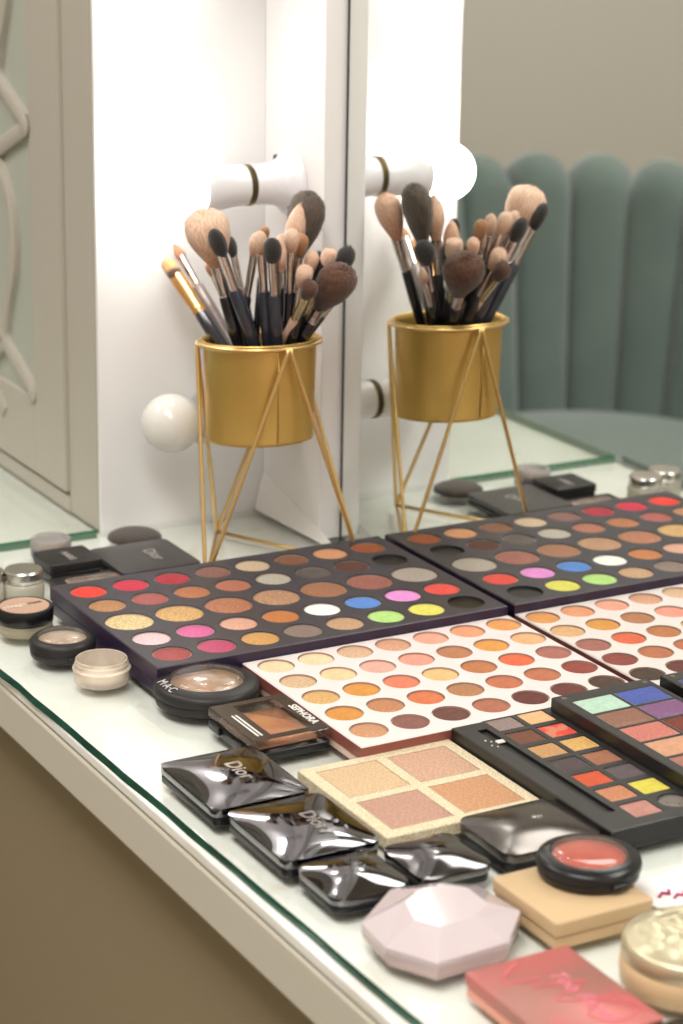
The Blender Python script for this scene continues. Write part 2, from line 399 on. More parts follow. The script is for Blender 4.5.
for k in range(6):
    zc = .090 + .234*k      # height where the ogee meets the stile
    half = [(.630, zc), (.655, zc+.014), (.693, zc+.034), (.690, zc+.060), (.668, zc+.112), (.672, zc+.160), (.703, zc+.200), (.690, zc+.208), (.655, zc+.222), (.630, zc+.234)]
    for s in (0, 1):
        hs = [(a+.007, b) for a, b in half]; hs[0] = (.632, zc+.001); hs[-1] = (.632, zc+.233)
        pts = smoothpts(hs, 8)
        if s: pts = [(2*mid-a, b) for a, b in pts]
        bm = bmesh.new(); wavy(bm, pts, .014, -.1796-.0003*(k % 2), -.1730)
        for jz in (zc, zc+.234):
            jy = .634 if not s else 2*mid-.634; ring = [[bm.verts.new((xx+.087-.0004*(k % 2), jy+.0085*f_*math.cos(PI*q/8)-.95, jz+.0095*f_*math.sin(PI*q/8))) for q in range(16)] for xx, f_ in ((-.1730, 1), (-.1792, 1), (-.1802, .8))]
            for a_, b_ in zip(ring, ring[1:]):
                for q in range(16): bm.faces.new((a_[q], a_[(q+1) % 16], b_[(q+1) % 16], b_[q]))
            bm.faces.new(ring[-1])
        obj('glazing_bar', bm, M_GREIGE, door, auto=35)
    for s in (0, 1):
        pts = smoothpts([(.703, zc-.034), (.735, zc-.012), (mid, zc+.0), (.735+.0, zc+.012), (.703, zc+.034)][:3] if not s else [(mid, zc), (.735, zc+.014), (.703, zc+.034)], 8)
        for t in (0, 1):
            bm = bmesh.new(); q = [(2*mid-a, b) for a, b in pts] if t else pts
            wavy(bm, q, .015, -.1795, -.1730); obj('glazing_bar', bm, M_GREIGE, door, auto=35)
    for t in (0, 1):
        pts = smoothpts([(.703, zc+.034), (.745, zc+.060), (.765, zc+.117), (.745, zc+.174), (.703, zc+.200)], 8)
        if t: pts = [(2*mid-a, b) for a, b in pts]
        bm = bmesh.new(); wavy(bm, pts, .013, -.1795, -.1730); obj('glazing_bar', bm, M_GREIGE, door, auto=35)

# ------------------------------------------------------------------ the mirror, its side strips and lamp holders
mir = empty('vanity_mirror', (.008, -.25, 0), 0, 'large frameless wall mirror edged by white strips carrying the lamp holders', 'mirror')
def mb(x0, x1, y0, y1, z0, z1): return boxbm(x0-.008, x1-.008, y0+.25, y1+.25, z0, z1)
m = bpy.data.materials.new('mirror_silver'); m.use_nodes = True; b = m.node_tree.nodes['Principled BSDF']
setin(b, 'Base Color', (.90, .925, .90, 1)); setin(b, 'Metallic', 1.); setin(b, 'Roughness', .0)
obj('mirror_pane', mb(0, .016, -.89, .3905, 0.0003, 1.1), m, mir)
obj('pane_edge', mb(-.0006, .016, .3906, .3925, 0.0003, 1.1), mat('dark_mirror_edge', (70, 72, 78), .3, .3), mir, label='dark edge of the mirror glass')
obj('side_strip', mb(-.0192, .0178, .3940, Y0-.0004, 0.0001, 1.1), M_WHITE, mir, bevel=.0008)
obj('side_strip', mb(-.0192, .0178, -1.00, -.895, 0.0, 1.1), M_WHITE, mir, bevel=.0008)
# panel reflection on the table glass, built as a solid white wedge
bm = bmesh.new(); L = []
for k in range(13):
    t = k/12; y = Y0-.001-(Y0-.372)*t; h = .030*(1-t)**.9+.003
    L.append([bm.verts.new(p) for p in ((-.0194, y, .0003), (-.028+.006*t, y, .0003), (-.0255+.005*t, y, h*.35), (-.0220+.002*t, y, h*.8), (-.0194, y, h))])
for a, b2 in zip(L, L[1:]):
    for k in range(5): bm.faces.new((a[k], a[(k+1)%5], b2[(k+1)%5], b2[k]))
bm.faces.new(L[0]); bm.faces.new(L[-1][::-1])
tag(obj('reflection_wedge', bm, M_WHITE, auto=60), 'small sloping white wedge modelled in place of the panel reflection on the table glass', 'modelled reflection')

M_LIT = emit('lit_bulb', (255, 251, 246), 15.)
M_OFF = mat('unlit_opal_glass', (238, 236, 230), .12, 0, .5, trans=.25)
M_RING = mat('nickel_thread', (150, 138, 108), .3, .9)
def lamp(y, z, lit, label):
    t = empty('lamp_holder', (-.0194, y, z), 0, label, 'lamp holder', 'lamp holders along the mirror')
    t.rotation_euler = (0, -PI/2, 0)           # local +z points out from the strip
    fl = obj('flange', lathe([(0, 0), (.0268, 0), (.0272, .003), (.0262, .006), (.0215, .010), (.0178, .0165), (.0165, .028), (.0162, .0385), (0, .0385)], 48), M_PORC, t, auto=50)
    for a in (.6, PI+.6):
        obj('screw', lathe([(0, 0), (.0030, 0), (.0030, .0012), (.002, .002), (0, .002)], 16, cx=.0225*math.cos(a), cy=.0225*math.sin(a)), M_BLACKM, fl, auto=40, loc=(0, 0, .0080))
    pr = [(.013, .0385)]
    for k in range(9): pr.append((.0158+(.0012 if k % 2 else 0), .0388+.0010*k*.62))
    pr += [(.013, .0452)]
    obj('collar_ring', lathe(pr, 40), M_RING, t, auto=50, label='nickel coloured ring')
    obj('bell', lathe([(.012, .0442), (.0166, .0445), (.0168, .048), (.0170, .056), (.0185, .066), (.0208, .077), (.0224, .084), (.0214, .0855), (.015, .082), (.010, .073)], 48), M_PORC, t, auto=50)
    R = .0245; c = .1105
    pr = [(.010, .074), (.0115, .082)]
    a0 = math.asin(.0118/R)
    for k in range(25):
        a = a0 + (PI-a0)*k/24; pr.append((R*math.sin(a) if k < 24 else 0, c-R*math.cos(a)))
    obj('bulb', lathe(pr, 40), M_LIT if lit else M_OFF, t, smooth=True, label='lit round bulb' if lit else 'unlit round opal bulb')
    return t
YB = .4482
lamp(YB, .101, False, 'lowest white lamp holder on the strip, unlit bulb behind the gold pot')
lamp(YB, .293, True, 'white lamp holder with a glowing bulb above the brush pot')
lamp(YB, .485, True, 'white lamp holder with a glowing bulb near the top of the frame')
lamp(YB, .677, True, 'uppermost lamp holder with a glowing bulb on the strip beside the cabinet')
for z in (.22, .42, .62): lamp(-.945, z, True, ['lower', 'middle', 'upper'][int((z-.2)/.2)]+' lamp holder with a glowing bulb on the near strip of the mirror')

# ------------------------------------------------------------------ gold pot in a wire stand
HX, HY, HH, RR, RB = -.088, .3705, .1823, .0487, .0761
TY = -.072
def ringz(y): return HH + TY*(y-HY)
stand = empty('wire_stand', (HX, HY, 0), 0, 'gold wire plant-pot stand with zigzag legs beside the mirror', 'stand')
def rp(a, r=RR): return (r*math.cos(a), r*math.sin(a), HH+TY*r*math.sin(a))
bm = bmesh.new(); n = 64; maj = [[None]*10 for _ in range(n)]
def torus(R, rt, zf, n=64, k2=10):
    bm = bmesh.new(); V = []
    for k in range(n):
        a = 2*PI*k/n; c = Vector(zf(a)); d = Vector((math.cos(a), math.sin(a), 0))
        V.append([bm.verts.new(c + d*rt*math.cos(2*PI*j/k2) + Vector((0, 0, 1))*rt*math.sin(2*PI*j/k2)) for j in range(k2)])
    for k in range(n):
        for j in range(k2): bm.faces.new((V[k][j], V[(k+1)%n][j], V[(k+1)%n][(j+1)%k2], V[k][(j+1)%k2]))
    return bm
bm.free()
obj('top_ring', torus(RR, .0017, lambda a: rp(a)), M_GOLDW, stand, smooth=True)
tops = [Vector(rp(PI/2+PI/3+k*2*PI/3, RR+.0014)) for k in range(3)]; bots = [Vector((RB*math.cos(PI/2+k*2*PI/3), RB*math.sin(PI/2+k*2*PI/3)+.0017, .0016)) for k in range(3)]
bots[2] = bots[2] + Vector((0, -.015, 0))
for k in range(3):
    # apex k sits between corners k and k+1
    for q in (k, (k+1) % 3):
        a, bq = tops[k], bots[q]; off = (bq-a); off.z = 0; off = off.normalized()*.0012
        bm = bmesh.new(); tube(bm, [a+off+Vector((0, 0, .0004)), a+off*1.5+Vector((0, 0, -.004)), bq + (a-bq).normalized()*.002, bq], .0017, 10)
        obj('leg', bm, M_GOLDW, stand, smooth=True)
    bm = bmesh.new(); tube(bm, [bots[k], bots[(k+1)%3]], .0017, 10); obj('base_rod', bm, M_GOLDW, stand, smooth=True)
pot = empty('brush_pot', (HX, HY, 0), 0, 'gold metal pot hanging in the wire stand and full of brushes', 'pot')
bm = bmesh.new(); n = 64; PB = .1035
def potring(r, zb, f): return [bm.verts.new((r*math.cos(2*PI*k/n), r*math.sin(2*PI*k/n), zb+TY*r*math.sin(2*PI*k/n)*f)) for k in range(n)]
R_ = [potring(.001, PB+.001, 1), potring(.0415, PB+.001, 1), potring(.0426, PB, 1), potring(.0434, PB+.0012, 1), potring(.0430, PB+.003, 1), potring(.0448, HH-.004, 1), potring(.0462, HH+.0012, 1), potring(.0472, HH+.0022, 1), potring(.0466, HH+.0030, 1), potring(.0452, HH+.0022, 1), potring(.0440, HH-.002, 1), potring(.0418, PB+.004, 1), potring(.001, PB+.003, 1)]
for a, b2 in zip(R_, R_[1:]):
    for k in range(n): bm.faces.new((a[k], a[(k+1)%n], b2[(k+1)%n], b2[k]))
body = obj('pot_body', bm, M_GOLD, pot, auto=50)
bm = bmesh.new(); a = math.radians(-98)
tube(bm, [(.0436*math.cos(a), .0436*math.sin(a), PB+.004+.0020), (.0450*math.cos(a), .0450*math.sin(a), HH-.004+.0020)], .0005, 6); obj('seam', bm, M_GOLD, pot, smooth=True)

# ------------------------------------------------------------------ brushes
FH = Vector((_f.x, _f.y, 0)).normalized(); PC = Vector((HX, HY, .2))
def at_off(u, v, off):
    d = ray(u, v); t = ((PC-CAM).dot(FH)+off)/d.dot(FH); return CAM + d*t
def head_mesh(L, w, shape, flat=1., jit=0., seg=28):
    """bristle bundle along +z, root radius about w*.45"""
    P = {'oval': [(0, .55), (.12, .72), (.3, .92), (.5, 1.), (.68, .95), (.83, .76), (.94, .45), (1, 0)],
         'dome': [(0, .6), (.2, .8), (.45, .98), (.65, 1.), (.82, .86), (.94, .5), (1, 0)],
         'powder': [(0, .34), (.1, .45), (.25, .66), (.45, .9), (.65, 1.), (.82, .92), (.93, .66), (.985, .3), (1, 0)],
         'pencil': [(0, .8), (.25, 1.), (.5, .86), (.75, .55), (.92, .24), (1, 0)],
         'flat': [(0, .85), (.3, .98), (.7, 1.), (.88, .92), (.97, .7), (1, 0)],
         'taper': [(0, .45), (.15, .62), (.35, .88), (.5, 1.), (.7, .86), (.88, .52), (.97, .2), (1, 0)]}[shape]
    # resample smoothly
    pts = smoothpts([(a, b) for a, b in P], 3); bm = bmesh.new(); rings = []
    for i, (z, r) in enumerate(pts):
        r = max(r, 0)
        if i == len(pts)-1: rings.append([bm.verts.new((0, 0, L*z))]); continue
        ring = []
        for k in range(seg):
            a = 2*PI*k/seg; j = 1 + jit*rnd.uniform(-1, 1)*(z**2)
            ring.append(bm.verts.new((w*r*j*math.cos(a), w*flat*r*j*math.sin(a), L*z*(1+jit*.35*rnd.uniform(-1, 1)*z))))
        rings.append(ring)
    for a, b in zip(rings, rings[1:]):
        for k in range(seg):
            if len(b) == 1: bm.faces.new((a[k], a[(k+1)%seg], b[0]))
            else: bm.faces.new((a[k], a[(k+1)%seg], b[(k+1)%seg], b[k]))
    bm.faces.new(rings[0][::-1])
    if jit > .02:   # loose hair ends
        for _ in range(int(w*16000)):
            i = rnd.randrange(len(pts)//2, len(pts)-2); z, r = pts[i]; a = rnd.uniform(0, 2*PI)
            c = Vector((w*r*math.cos(a), w*flat*r*math.sin(a), L*z)); d = Vector((math.cos(a)*.5*r, math.sin(a)*.5*r*flat, 1)).normalized()
            t = Vector((-math.sin(a), math.cos(a), 0))*.00022; l = rnd.uniform(.001, .0028)
            vv = [bm.verts.new(c-t-d*.001), bm.verts.new(c+t-d*.001), bm.verts.new(c+d*l)]
            bm.faces.new(vv)
    return bm
HM = {
 'tan': hair('tan_bristles', (200, 150, 120), (238, 200, 174), .1, .7),
 'tanpink': hair('pinkish_bristles', (214, 150, 122), (240, 196, 168), .1, .8),
 'orange': hair('two_tone_bristles', (74, 54, 44), (214, 160, 104), .28, .48),
 'brown': hair('brown_bristles', (150, 104, 72), (176, 124, 86), .1, .9),
 'dark': hair('black_bristles', (38, 35, 35), (54, 49, 48), .1, .9),
 'maroon': hair('dark_brown_bristles', (62, 40, 32), (100, 66, 50), .1, .95, .5),
 'grey': hair('smoky_bristles', (88, 74, 64), (92, 78, 68), .1, .95, .5),
}
FER = {'silver': mat('ferrule_silver', (190, 182, 178), .16, 1.), 'gold': mat('ferrule_copper_gold', (214, 164, 104), .25, .95), 'pale': mat('ferrule_champagne', (200, 184, 150), .2, .95)}
HAN = {'black': mat('handle_black', (26, 25, 30), .22, 0, .5, coat=.4), 'grey': mat('handle_grey_brown', (112, 100, 96), .3, 0, .5, coat=.3), 'navy': mat('handle_blue_black', (44, 46, 58), .25, 0, .5, coat=.4), 'pink': mat('handle_pale_pink', (214, 178, 160), .3, 0, .5)}
S = 1/1310.   # metres per pixel at the pot
def brush(tip, rim, o_t, o_r, hl, hw, fl, fw, shape, hm, fer, han, label, flat=1., jit=0., hwid=None, twist=0.):
    """tip/rim pixel ends of the visible stick; hl, hw, fl, fw in pixels: bristle length, half width, ferrule length, half width"""
    T = at_off(*tip, o_t); E = at_off(*rim, o_r)
    for k_ in range(20):
        if math.hypot(E.x-HX, E.y-HY) < .0315: break
        o_r *= .88; E = at_off(*rim, o_r)
    d = (T-E).normalized()
    hl, hw, fl, fw = hl*S, hw*S, fl*S, fw*S
    # run on into the pot until wall or floor
    B = E.copy()
    for _ in range(80):
        N = B - d*.001; rr = math.hypot(N.x-HX, N.y-HY)
        if N.z < PB+.008 or (N.z < HH and rr > .0375): break
        B = N
    root = T - d*hl; fb = root - d*fl
    t = empty('makeup_brush', B, 0, label, 'brush', 'make-up brushes in the gold pot')
    t.rotation_mode = 'QUATERNION'; q = d.to_track_quat('Z', 'Y'); t.rotation_quaternion = q
    hz = (root-B).length; fz = (fb-B).length
    hb = obj('bristles', head_mesh(hl+.002, hw, shape, flat, jit), HM[hm], t, smooth=True, loc=(0, 0, hz-.002)); hb.rotation_euler = (0, 0, twist)
    bm = lathe([(fw*.80, 0), (fw*.84, .001), (fw*.92, fl*.12), (fw*.86, fl*.15), (fw*.9, fl*.2), (fw*.86, fl*.24), (fw*.98, fl*.6), (fw*1.02, fl), (fw*.9, fl+.0003), (0, fl)], 24)
    fo = obj('ferrule', bm, FER[fer], t, auto=50, loc=(0, 0, fz))
    hw_ = (hwid or fw*1.05/S)*S
    obj('handle', lathe([(0, 0), (hw_*.5, .0005), (hw_*.62, .01), (hw_*.8, fz*.4), (hw_, fz*.8), (hw_*.95, fz-.001), (fw*.8, fz+.0015), (0, fz+.0015)], 20), HAN[han], t, auto=50)
    return t
br = brush
# last head column pair: x, y of the bristle tip relative to the pot axis give the lean
def bx(tip, rim, dx, dy, *a, **k):
    o = dx*FH.x + dy*FH.y
    br(tip, rim, o, max(-.030, min(.026, o*.42)), *a, **k)
bx((167,262),(225,350),-.010,.095, 24,10, 56,8.4,'flat','orange','gold','black','leftmost brush in the pot, flat two-tone bristles and a copper gold ferrule', .8, .02, 8, .6)
bx((174,244),(236,352),.006,.100, 19,6.6, 40,4.6,'pencil','brown','silver','grey','pointed brown bristle brush leaning left with a grey brown handle', .7, 0, 6.5)
bx((202,211),(241,352),-.060,-.025, 58,24, 38,7.2,'powder','tan','silver','black','largest fluffy tan powder brush at the upper left of the pot', .9, .07, 7.5)
bx((213,229),(258,356),-.068,-.040, 29,9.4, 44,5.0,'oval','dark','silver','navy','small black oval brush in front of the large fluffy tan powder brush', .8, .02, 7)
bx((229,236),(256,352),-.030,.030, 20,7, 40,4,'oval','dark','silver','black','black domed brush half hidden behind the small black oval brush',.8,0,5)
bx((258,232),(237,352),-.020,-.030, 24,6.8, 48,4.4,'oval','tan','silver','black','tan domed brush leaning right, left neighbour of the straight tan blending brush', 1,.02,5.5)
bx((260,231),(268,354),-.029,-.052, 25,7.2, 44,5.0,'oval','tan','silver','navy','straight tan blending brush just left of the black oval middle brush', 1,.02,6)
bx((265,226),(255,350),.000,.020, 14,5.2, 40,3.4,'dome','brown','silver','black','tiny tan brown brush peeking up behind the middle blending brushes', 1,0,4)
bx((272,238),(277,356),-.027,-.067, 27,9.2, 42,5.6,'oval','dark','silver','navy','black oval brush standing upright in the middle of the pot', .85,.02,7)
bx((281,234),(272,352),.000,-.010, 38,8.8, 42,4.8,'taper','tanpink','silver','black','long pinkish tapered brush behind the black oval middle brush', 1,.02,5)
bx((292,229),(288,354),-.011,-.068, 23,7.8, 52,4.8,'dome','tan','silver','black','tan domed brush below the smoky dark powder brush', 1,.02,6)
bx((286,244),(290,354),-.006,-.045, 24,5.4, 48,4.0,'pencil','tan','silver','grey','slim tan pencil brush in front of the brushes right of the middle',1,.02,4.5)
bx((303,234),(281,352),-.004,-.050, 22,7.2, 48,4.4,'dome','brown','silver','black','brown domed brush right of the tan domed brush', 1,.02,5)
bx((311,192),(276,352),.030,.000, 66,24, 38,7,'powder','grey','silver','black','large smoky dark powder brush at the top right of the pot', .62,.08,7,.4)
bx((309,200),(272,350),.049,.022, 50,18, 38,6.4,'powder','tanpink','silver','black','pink tan powder brush behind the smoky dark one, facing the mirror', .8,.07,6)
bx((300,204),(274,352),.020,-.010, 50,10.5, 40,5.5,'taper','tan','silver','black','tan tapered brush lying against the smoky dark powder brush', 1,.04,6)
bx((314,251),(287,354),.012,-.057, 24,7.2, 54,4.6,'dome','tanpink','silver','grey','pale pink domed brush leaning right above the dark maroon brush', 1,.02,5)
bx((331,250),(291,350),.022,-.050, 28,9.4, 50,5.0,'flat','tan','pale','black','broad tan brush behind the dark maroon powder brush', .8,.03,5)
bx((322,253),(292,350),.020,-.045, 36,14, 34,6,'dome','dark','silver','black','round black brush tucked behind the dark maroon powder brush', 1,.04,6)
bx((306,266),(288,356),-.006,-.072, 24,8.6, 40,5.0,'dome','tan','silver','black','short tan round-headed brush just left of the dark maroon powder brush', 1,.03,6)
bx((312,283),(283,343),-.006,-.080, 20,8.8, 42,4.6,'dome','maroon','pale','pink','short brush with dark red brown tip and champagne ferrule resting on the rim', 1,.03,4.6)
bx((345,268),(293,350),.023,-.070, 54,22, 22,7,'powder','maroon','silver','black','large fluffy dark maroon powder brush at the right of the pot', .85,.08,7)
bx((351,247),(295,350),.045,-.040, 26,11, 40,5.4,'oval','dark','silver','black','rightmost black oval brush next to the mirror', .9,.03,6)
bx((357,272),(296,350),.051,-.045, 20,5.0, 40,3.8,'pencil','tan','silver','black','slim pointed tan brush sticking out furthest right of the pot', 1,0,4)
bx((207,262),(250,352),-.020,.050, 16,4.6, 40,3.8,'dome','brown','silver','black','small brown brush low behind the large fluffy tan brush',1,0,4)

# ------------------------------------------------------------------ big dark palette, 39 round pans
DZ = .022
M_DARKP = mat('graphite_plum_board', (62, 58, 64), .42, 0, .4, bump=(400, .05, .0003))
M_DARKW = mat('well_wall_dark', (40, 36, 38), .5)
M_DARKS = mat('plum_side', (44, 32, 56), .3, 0, .5)
pal = empty('eyeshadow_palette', (-.146, .227, 0), 0, 'large dark eyeshadow palette with thirty-nine round pans, some bright, behind the white palette', 'palette')
PX0, PX1, PY0, PY1 = -.2893, -.0030, .1310, .3235
rows = [.29964, .26453, .22545, .18663, .15219]
D0 = [('crimson',(232,62,50),'m'),(0,(206,52,74),'m'),(0,(176,50,62),'m'),(0,(140,92,84),'s'),(0,(214,186,152),'s'),(0,(142,86,56),'g'),(0,(214,150,104),'m'),(0,(158,84,48),'m')]
D1 = [(0,(196,134,82),'g'),(0,(180,88,82),'s'),(0,(192,112,66),'g'),(0,(186,108,84),'s'),(0,(190,182,166),'s'),(0,(96,86,80),'g'),(0,(96,60,50),'m'),None]
D2 = [(0,(234,204,142),'g'),(0,(220,170,102),'g'),(0,(190,116,82),'g'),(0,(196,144,106),'g'),(0,(172,112,80),'s'),(0,(170,96,84),'g'),(0,(180,168,156),'s')]
D3 = [(0,(240,198,202),'s'),(0,(224,94,158),'s'),(0,(226,166,142),'s'),(0,(206,122,62),'s'),(0,(238,236,230),'m'),(0,(86,134,212),'m'),(0,(228,138,208),'m'),(0,(230,78,66),'m')]
D4 = [(0,(176,62,64),'s'),(0,(200,64,110),'s'),(0,(216,158,84),'s'),(0,(140,118,108),'s'),(0,(206,160,120),'s'),(0,(176,220,122),'m'),(0,(222,216,90),'m'),None]
def KN(k): return {'m': 'matte', 's': 'shimmer', 'g': 'glitter'}[k]
ysplit = [PY1-.0008, .2825, .2464, .2056, .1697, PY0+.0008]
bands = []; pans = []
for j, R in enumerate((D0, D1, D2, D3, D4)):
    ya, yb = ysplit[j+1], ysplit[j]; big = j == 2
    x0, dx, r = (-.2677, .04003, .0180) if big else (-.26798, .0345, .0140)
    cs = []; xa = PX0+.0008
    for i, p in enumerate(R):
        cx = x0+i*dx; xb = (cx+dx/2) if i < len(R)-1 else PX1-.0008
        cs.append((xa-(-.146), xb-(-.146), ('c', cx+.146, rows[j]-.227, r))); xa = xb
        pans.append((cx+.146, rows[j]-.227, r-.0003, p))
    bands.append((ya-.227, yb-.227, cs))
obj('tray', tray(PX0+.146, PX1+.146, PY0-.227, PY1-.227, .0110, DZ, bands, .0022), [M_DARKP, M_DARKW, M_DARKS], pal)
obj('lid', slab(PX1-PX0-.001, PY1-PY0-.001, .002, .0002, .0104, .0008), M_DARKS, pal, auto=40, label='glossy plum lid folded underneath', loc=((PX0+PX1)/2+.146, (PY0+PY1)/2-.227, 0))
for x, y, r, p in pans:
    if p is None: round_pan(r, None, None, pal, (x, y, DZ-.0021), True, 'empty_pan', 'emptied black pan')
    else: round_pan(r, p[1], KN(p[2]), pal, (x, y, DZ-.0021))

# ------------------------------------------------------------------ white palette, 35 round pans
NZ = .015
M_NUDE = mat('blush_white_board', (222, 209, 206), .45, 0, .4)
M_NUDES = mat('rose_brown_side', (142, 84, 74), .3, .2)
npal = empty('eyeshadow_palette', (-.113, .046, 0), 0, 'white eyeshadow palette with thirty-five nude and brown round pans and rose brown sides', 'palette')
NX0, NX1, NY0, NY1 = -.2243, -.0030, -.0381, .1304
N0 = [(232,200,158),(236,202,160),(230,186,146),(228,166,128),(236,160,136),(232,152,110),(228,152,84)]
N1 = [(222,184,140),(238,196,146),(240,164,146),(238,150,128),(186,122,84),(222,150,70),(224,172,120)]
N2 = [(226,176,104),(216,142,62),(224,122,90),(228,182,118),(192,118,74),(228,104,66),(172,106,92)]
N3 = [(212,140,60),(206,134,86),(216,114,72),(192,130,84),(196,110,78),(190,112,78),(150,72,62)]
N4 = [(214,150,104),(138,90,80),(112,70,60),(176,106,80),(108,60,52),(112,62,56),(84,64,56)]
bands = []; ns = []
for j, R in enumerate((N0, N1, N2, N3, N4)):
    cy = .1142-j*.03239; ya = cy-.0162 if j < 4 else NY0+.0008; yb = cy+.0162 if j else NY1-.0008
    cs = []; xa = NX0+.0008
    for i, c in enumerate(R):
        cx = -.2060+i*.03145; xb = (cx+.0157) if i < 6 else NX1-.0008
        cs.append((xa+.113, xb+.113, ('c', cx+.113, cy-.046, .0130))); xa = xb; ns.append((cx+.113, cy-.046, c))
    bands.append((ya-.046, yb-.046, cs))
obj('tray', tray(NX0+.113, NX1+.113, NY0-.046, NY1-.046, .0062, NZ, bands, .0022), [M_NUDE, mat('well_wall_rose', (176, 132, 112), .5), M_NUDES], npal)
obj('lid', slab(NX1-NX0-.001, NY1-NY0-.001, .002, .0002, .0058, .0008), mat('pale_rose_lid', (206, 178, 166), .35), npal, auto=40, label='pale lid folded underneath', loc=((NX0+NX1)/2+.113, (NY0+NY1)/2-.046, 0))
for i, (x, y, c) in enumerate(ns): round_pan(.0127, c, 'shimmer' if i in (2, 3, 7, 14, 22, 28, 24) else 'matte', npal, (x, y, NZ-.0021))

# ------------------------------------------------------------------ black slotted palette (rectangular pans)
M_BP = mat('black_board', (44, 42, 40), .4, 0, .45, bump=(300, .06, .0003)); M_BPW = mat('well_black', (14, 13, 13), .5); M_BPS = mat('black_side', (26, 25, 25), .35)
bp = empty('eyeshadow_palette', (-.111, -.12, 0), 0, 'black palette with square pans, a yellow one, and a long empty brush slot', 'palette')
X0, X1, Ya, Yb, Z = -.1573, -.0690, -.2160, -.0387, .016
ys = [-.0483-.02475*k for k in range(7)]
cols = [-.1222, -.0977]; pw, pd = .0205, .0192
CA = [(150,128,122),(118,74,58),(204,150,92),(84,72,74),(206,84,50),(206,130,86),(188,128,116)]
CBc = [(226,176,124),(186,98,80),(226,174,94),(160,104,76),(96,84,88),(214,200,70),None]
bands = []
for k, y in enumerate(ys):
    ya = y-.012375 if k < 6 else Ya+.0008; yb = y+.012375 if k else Yb-.0008
    if k == 0: yb = max(yb, y+pd/2+.0001)
    cs = [
          (-.1345+.111, -.1100+.111, ('r', cols[0]-pw/2+.111, cols[0]+pw/2+.111, y-pd/2+.12, y+pd/2+.12))]
    if CBc[k]: cs.append((-.1100+.111, X1-.0008+.111, ('r', cols[1]-pw/2+.111, cols[1]+pw/2+.111, y-pd/2+.12, y+pd/2+.12)))
    else: cs.append((-.1100+.111, X1-.0008+.111, ('c', cols[1]+.111, y+.12, .0098)))
    bands.append((ya+.12, yb+.12, cs))
bands.append((-.1935+.12, -.0500+.12, [(X0+.0008+.111, -.1345+.111, ('r', -.1450+.111, -.1378+.111, -.1930+.12, -.0505+.12))]))
for a_, b_ in ((Ya+.0008, -.1935), (-.0500, Yb-.0008)): bands.append((a_+.12, b_+.12, [(X0+.0008+.111, -.1345+.111, None)]))
obj('tray', tray(X0+.111, X1+.111, Ya+.12, Yb+.12, .0052, Z, bands, .0020), [M_BP, M_BPW, M_BPS], bp)
obj('lid', slab(X1-X0-.002, Yb-Ya-.003, .002, .0002, .0048, .0005), M_BPS, bp, auto=40, loc=((X0+X1)/2+.111, (Ya+Yb)/2+.12, 0))
for k, y in enumerate(ys):
    rect_pan(pw-.0006, pd-.0006, CA[k], 'shimmer' if k in (0, 2, 5) else 'matte', bp, (cols[0]+.111, y+.12, Z-.0018))
    if CBc[k] and k != 1: rect_pan(pw-.0006, pd-.0006, CBc[k], 'shimmer' if k == 2 else 'matte', bp, (cols[1]+.111, y+.12, Z-.0018), label='bright yellow pan' if k == 5 else None)
mm = mat('broken_powder', (196, 120, 96), .8, noise=(90, (214, 70, 52), .48, .54), bump=(200, .9, .002))
rect_pan(pw-.0006, pd-.0006, None, None, bp, (cols[1]+.111, ys[1]+.12, Z-.0018), label='pan of crumbled red powder', m=mm)
o = obj('empty_pan', lathe([(0, 0), (.0092, 0), (.0092, .0012), (.0086, .0012), (.0082, .0004), (.0045, .0004), (.0040, .0010), (0, .0010)], 32), [mat('glued_pan_base', (120, 112, 104), .4, .3)], bp, auto=40, loc=(cols[1]+.111, ys[6]+.12, Z-.0018), label='round well with a bare grey pan base')
bm = slab(.006, .0045, .001, 0, .0012, .0004); obj('sticker_tab', bm, mat('white_tab', (226, 220, 210), .5), bp, loc=(-.1405+.111, -.071+.12, Z-.0014), auto=40, label='small white tab in the brush slot')
for x, y, r in ((-.1500, -.068, .0008), (-.1475, -.071, .0007), (-.1505, -.0765, .0007), (-.1480, -.0795, .0006)):
    obj('powder_crumb', lathe([(0, 0), (r, .0002), (r*.7, r), (0, r*1.2)], 10, cx=x+.111, cy=y+.12), mat('crumb', (236, 228, 216), .8), bp, smooth=True, loc=(0, 0, Z))

# ------------------------------------------------------------------ black palette with mint, blue and purple pans, overlapping it
cp = empty('eyeshadow_palette', (-.044, -.13, 0), 0, 'black palette with mint, blue and purple rectangular pans beside the mirror', 'palette')
Z = .026; X0, X1, Ya, Yb = -.0835, -.0058, -.225, -.0445
rowsC = [((176,208,186),(76,92,168)),((150,100,80),(136,84,134)),((214,120,104),(124,60,48)),((206,150,116),(180,120,90)),((170,110,90),(96,70,60)),((200,170,140),(120,90,80))]
bands = []; pc = []
n = len(rowsC); y0t = Yb-.0120; ph = .0262
for k, (a, b_) in enumerate(rowsC):
    yt = y0t-k*ph; ya = yt-ph if k < n-1 else Ya+.0008; yb = yt if k else Yb-.0008
    cs = []
    for q, c in enumerate((a, b_)):
        xa = X0+.0072+q*.0338; xa2 = X0+.0008 if q == 0 else xa-.0006; xb2 = xa+.0332 if q == 0 else X1-.0008
        cs.append((xa2+.044, xb2+.044, ('r', xa+.044, xa+.0318+.044, yt-.0244+.13, yt-.0006+.13)))
        pc.append((xa+.0159+.044, yt-.0125+.13, c))
    bands.append((ya+.13, yb+.13, cs))
obj('tray', tray(X0+.044, X1+.044, Ya+.13, Yb+.13, .0165, Z, bands, .0018), [M_BP, M_BPW, M_BPS], cp)
obj('lid', slab(.0600, .176, .002, .0002, .0163, .0008), M_BPS, cp, auto=40, loc=(-.0355+.044, -.135+.13, 0))
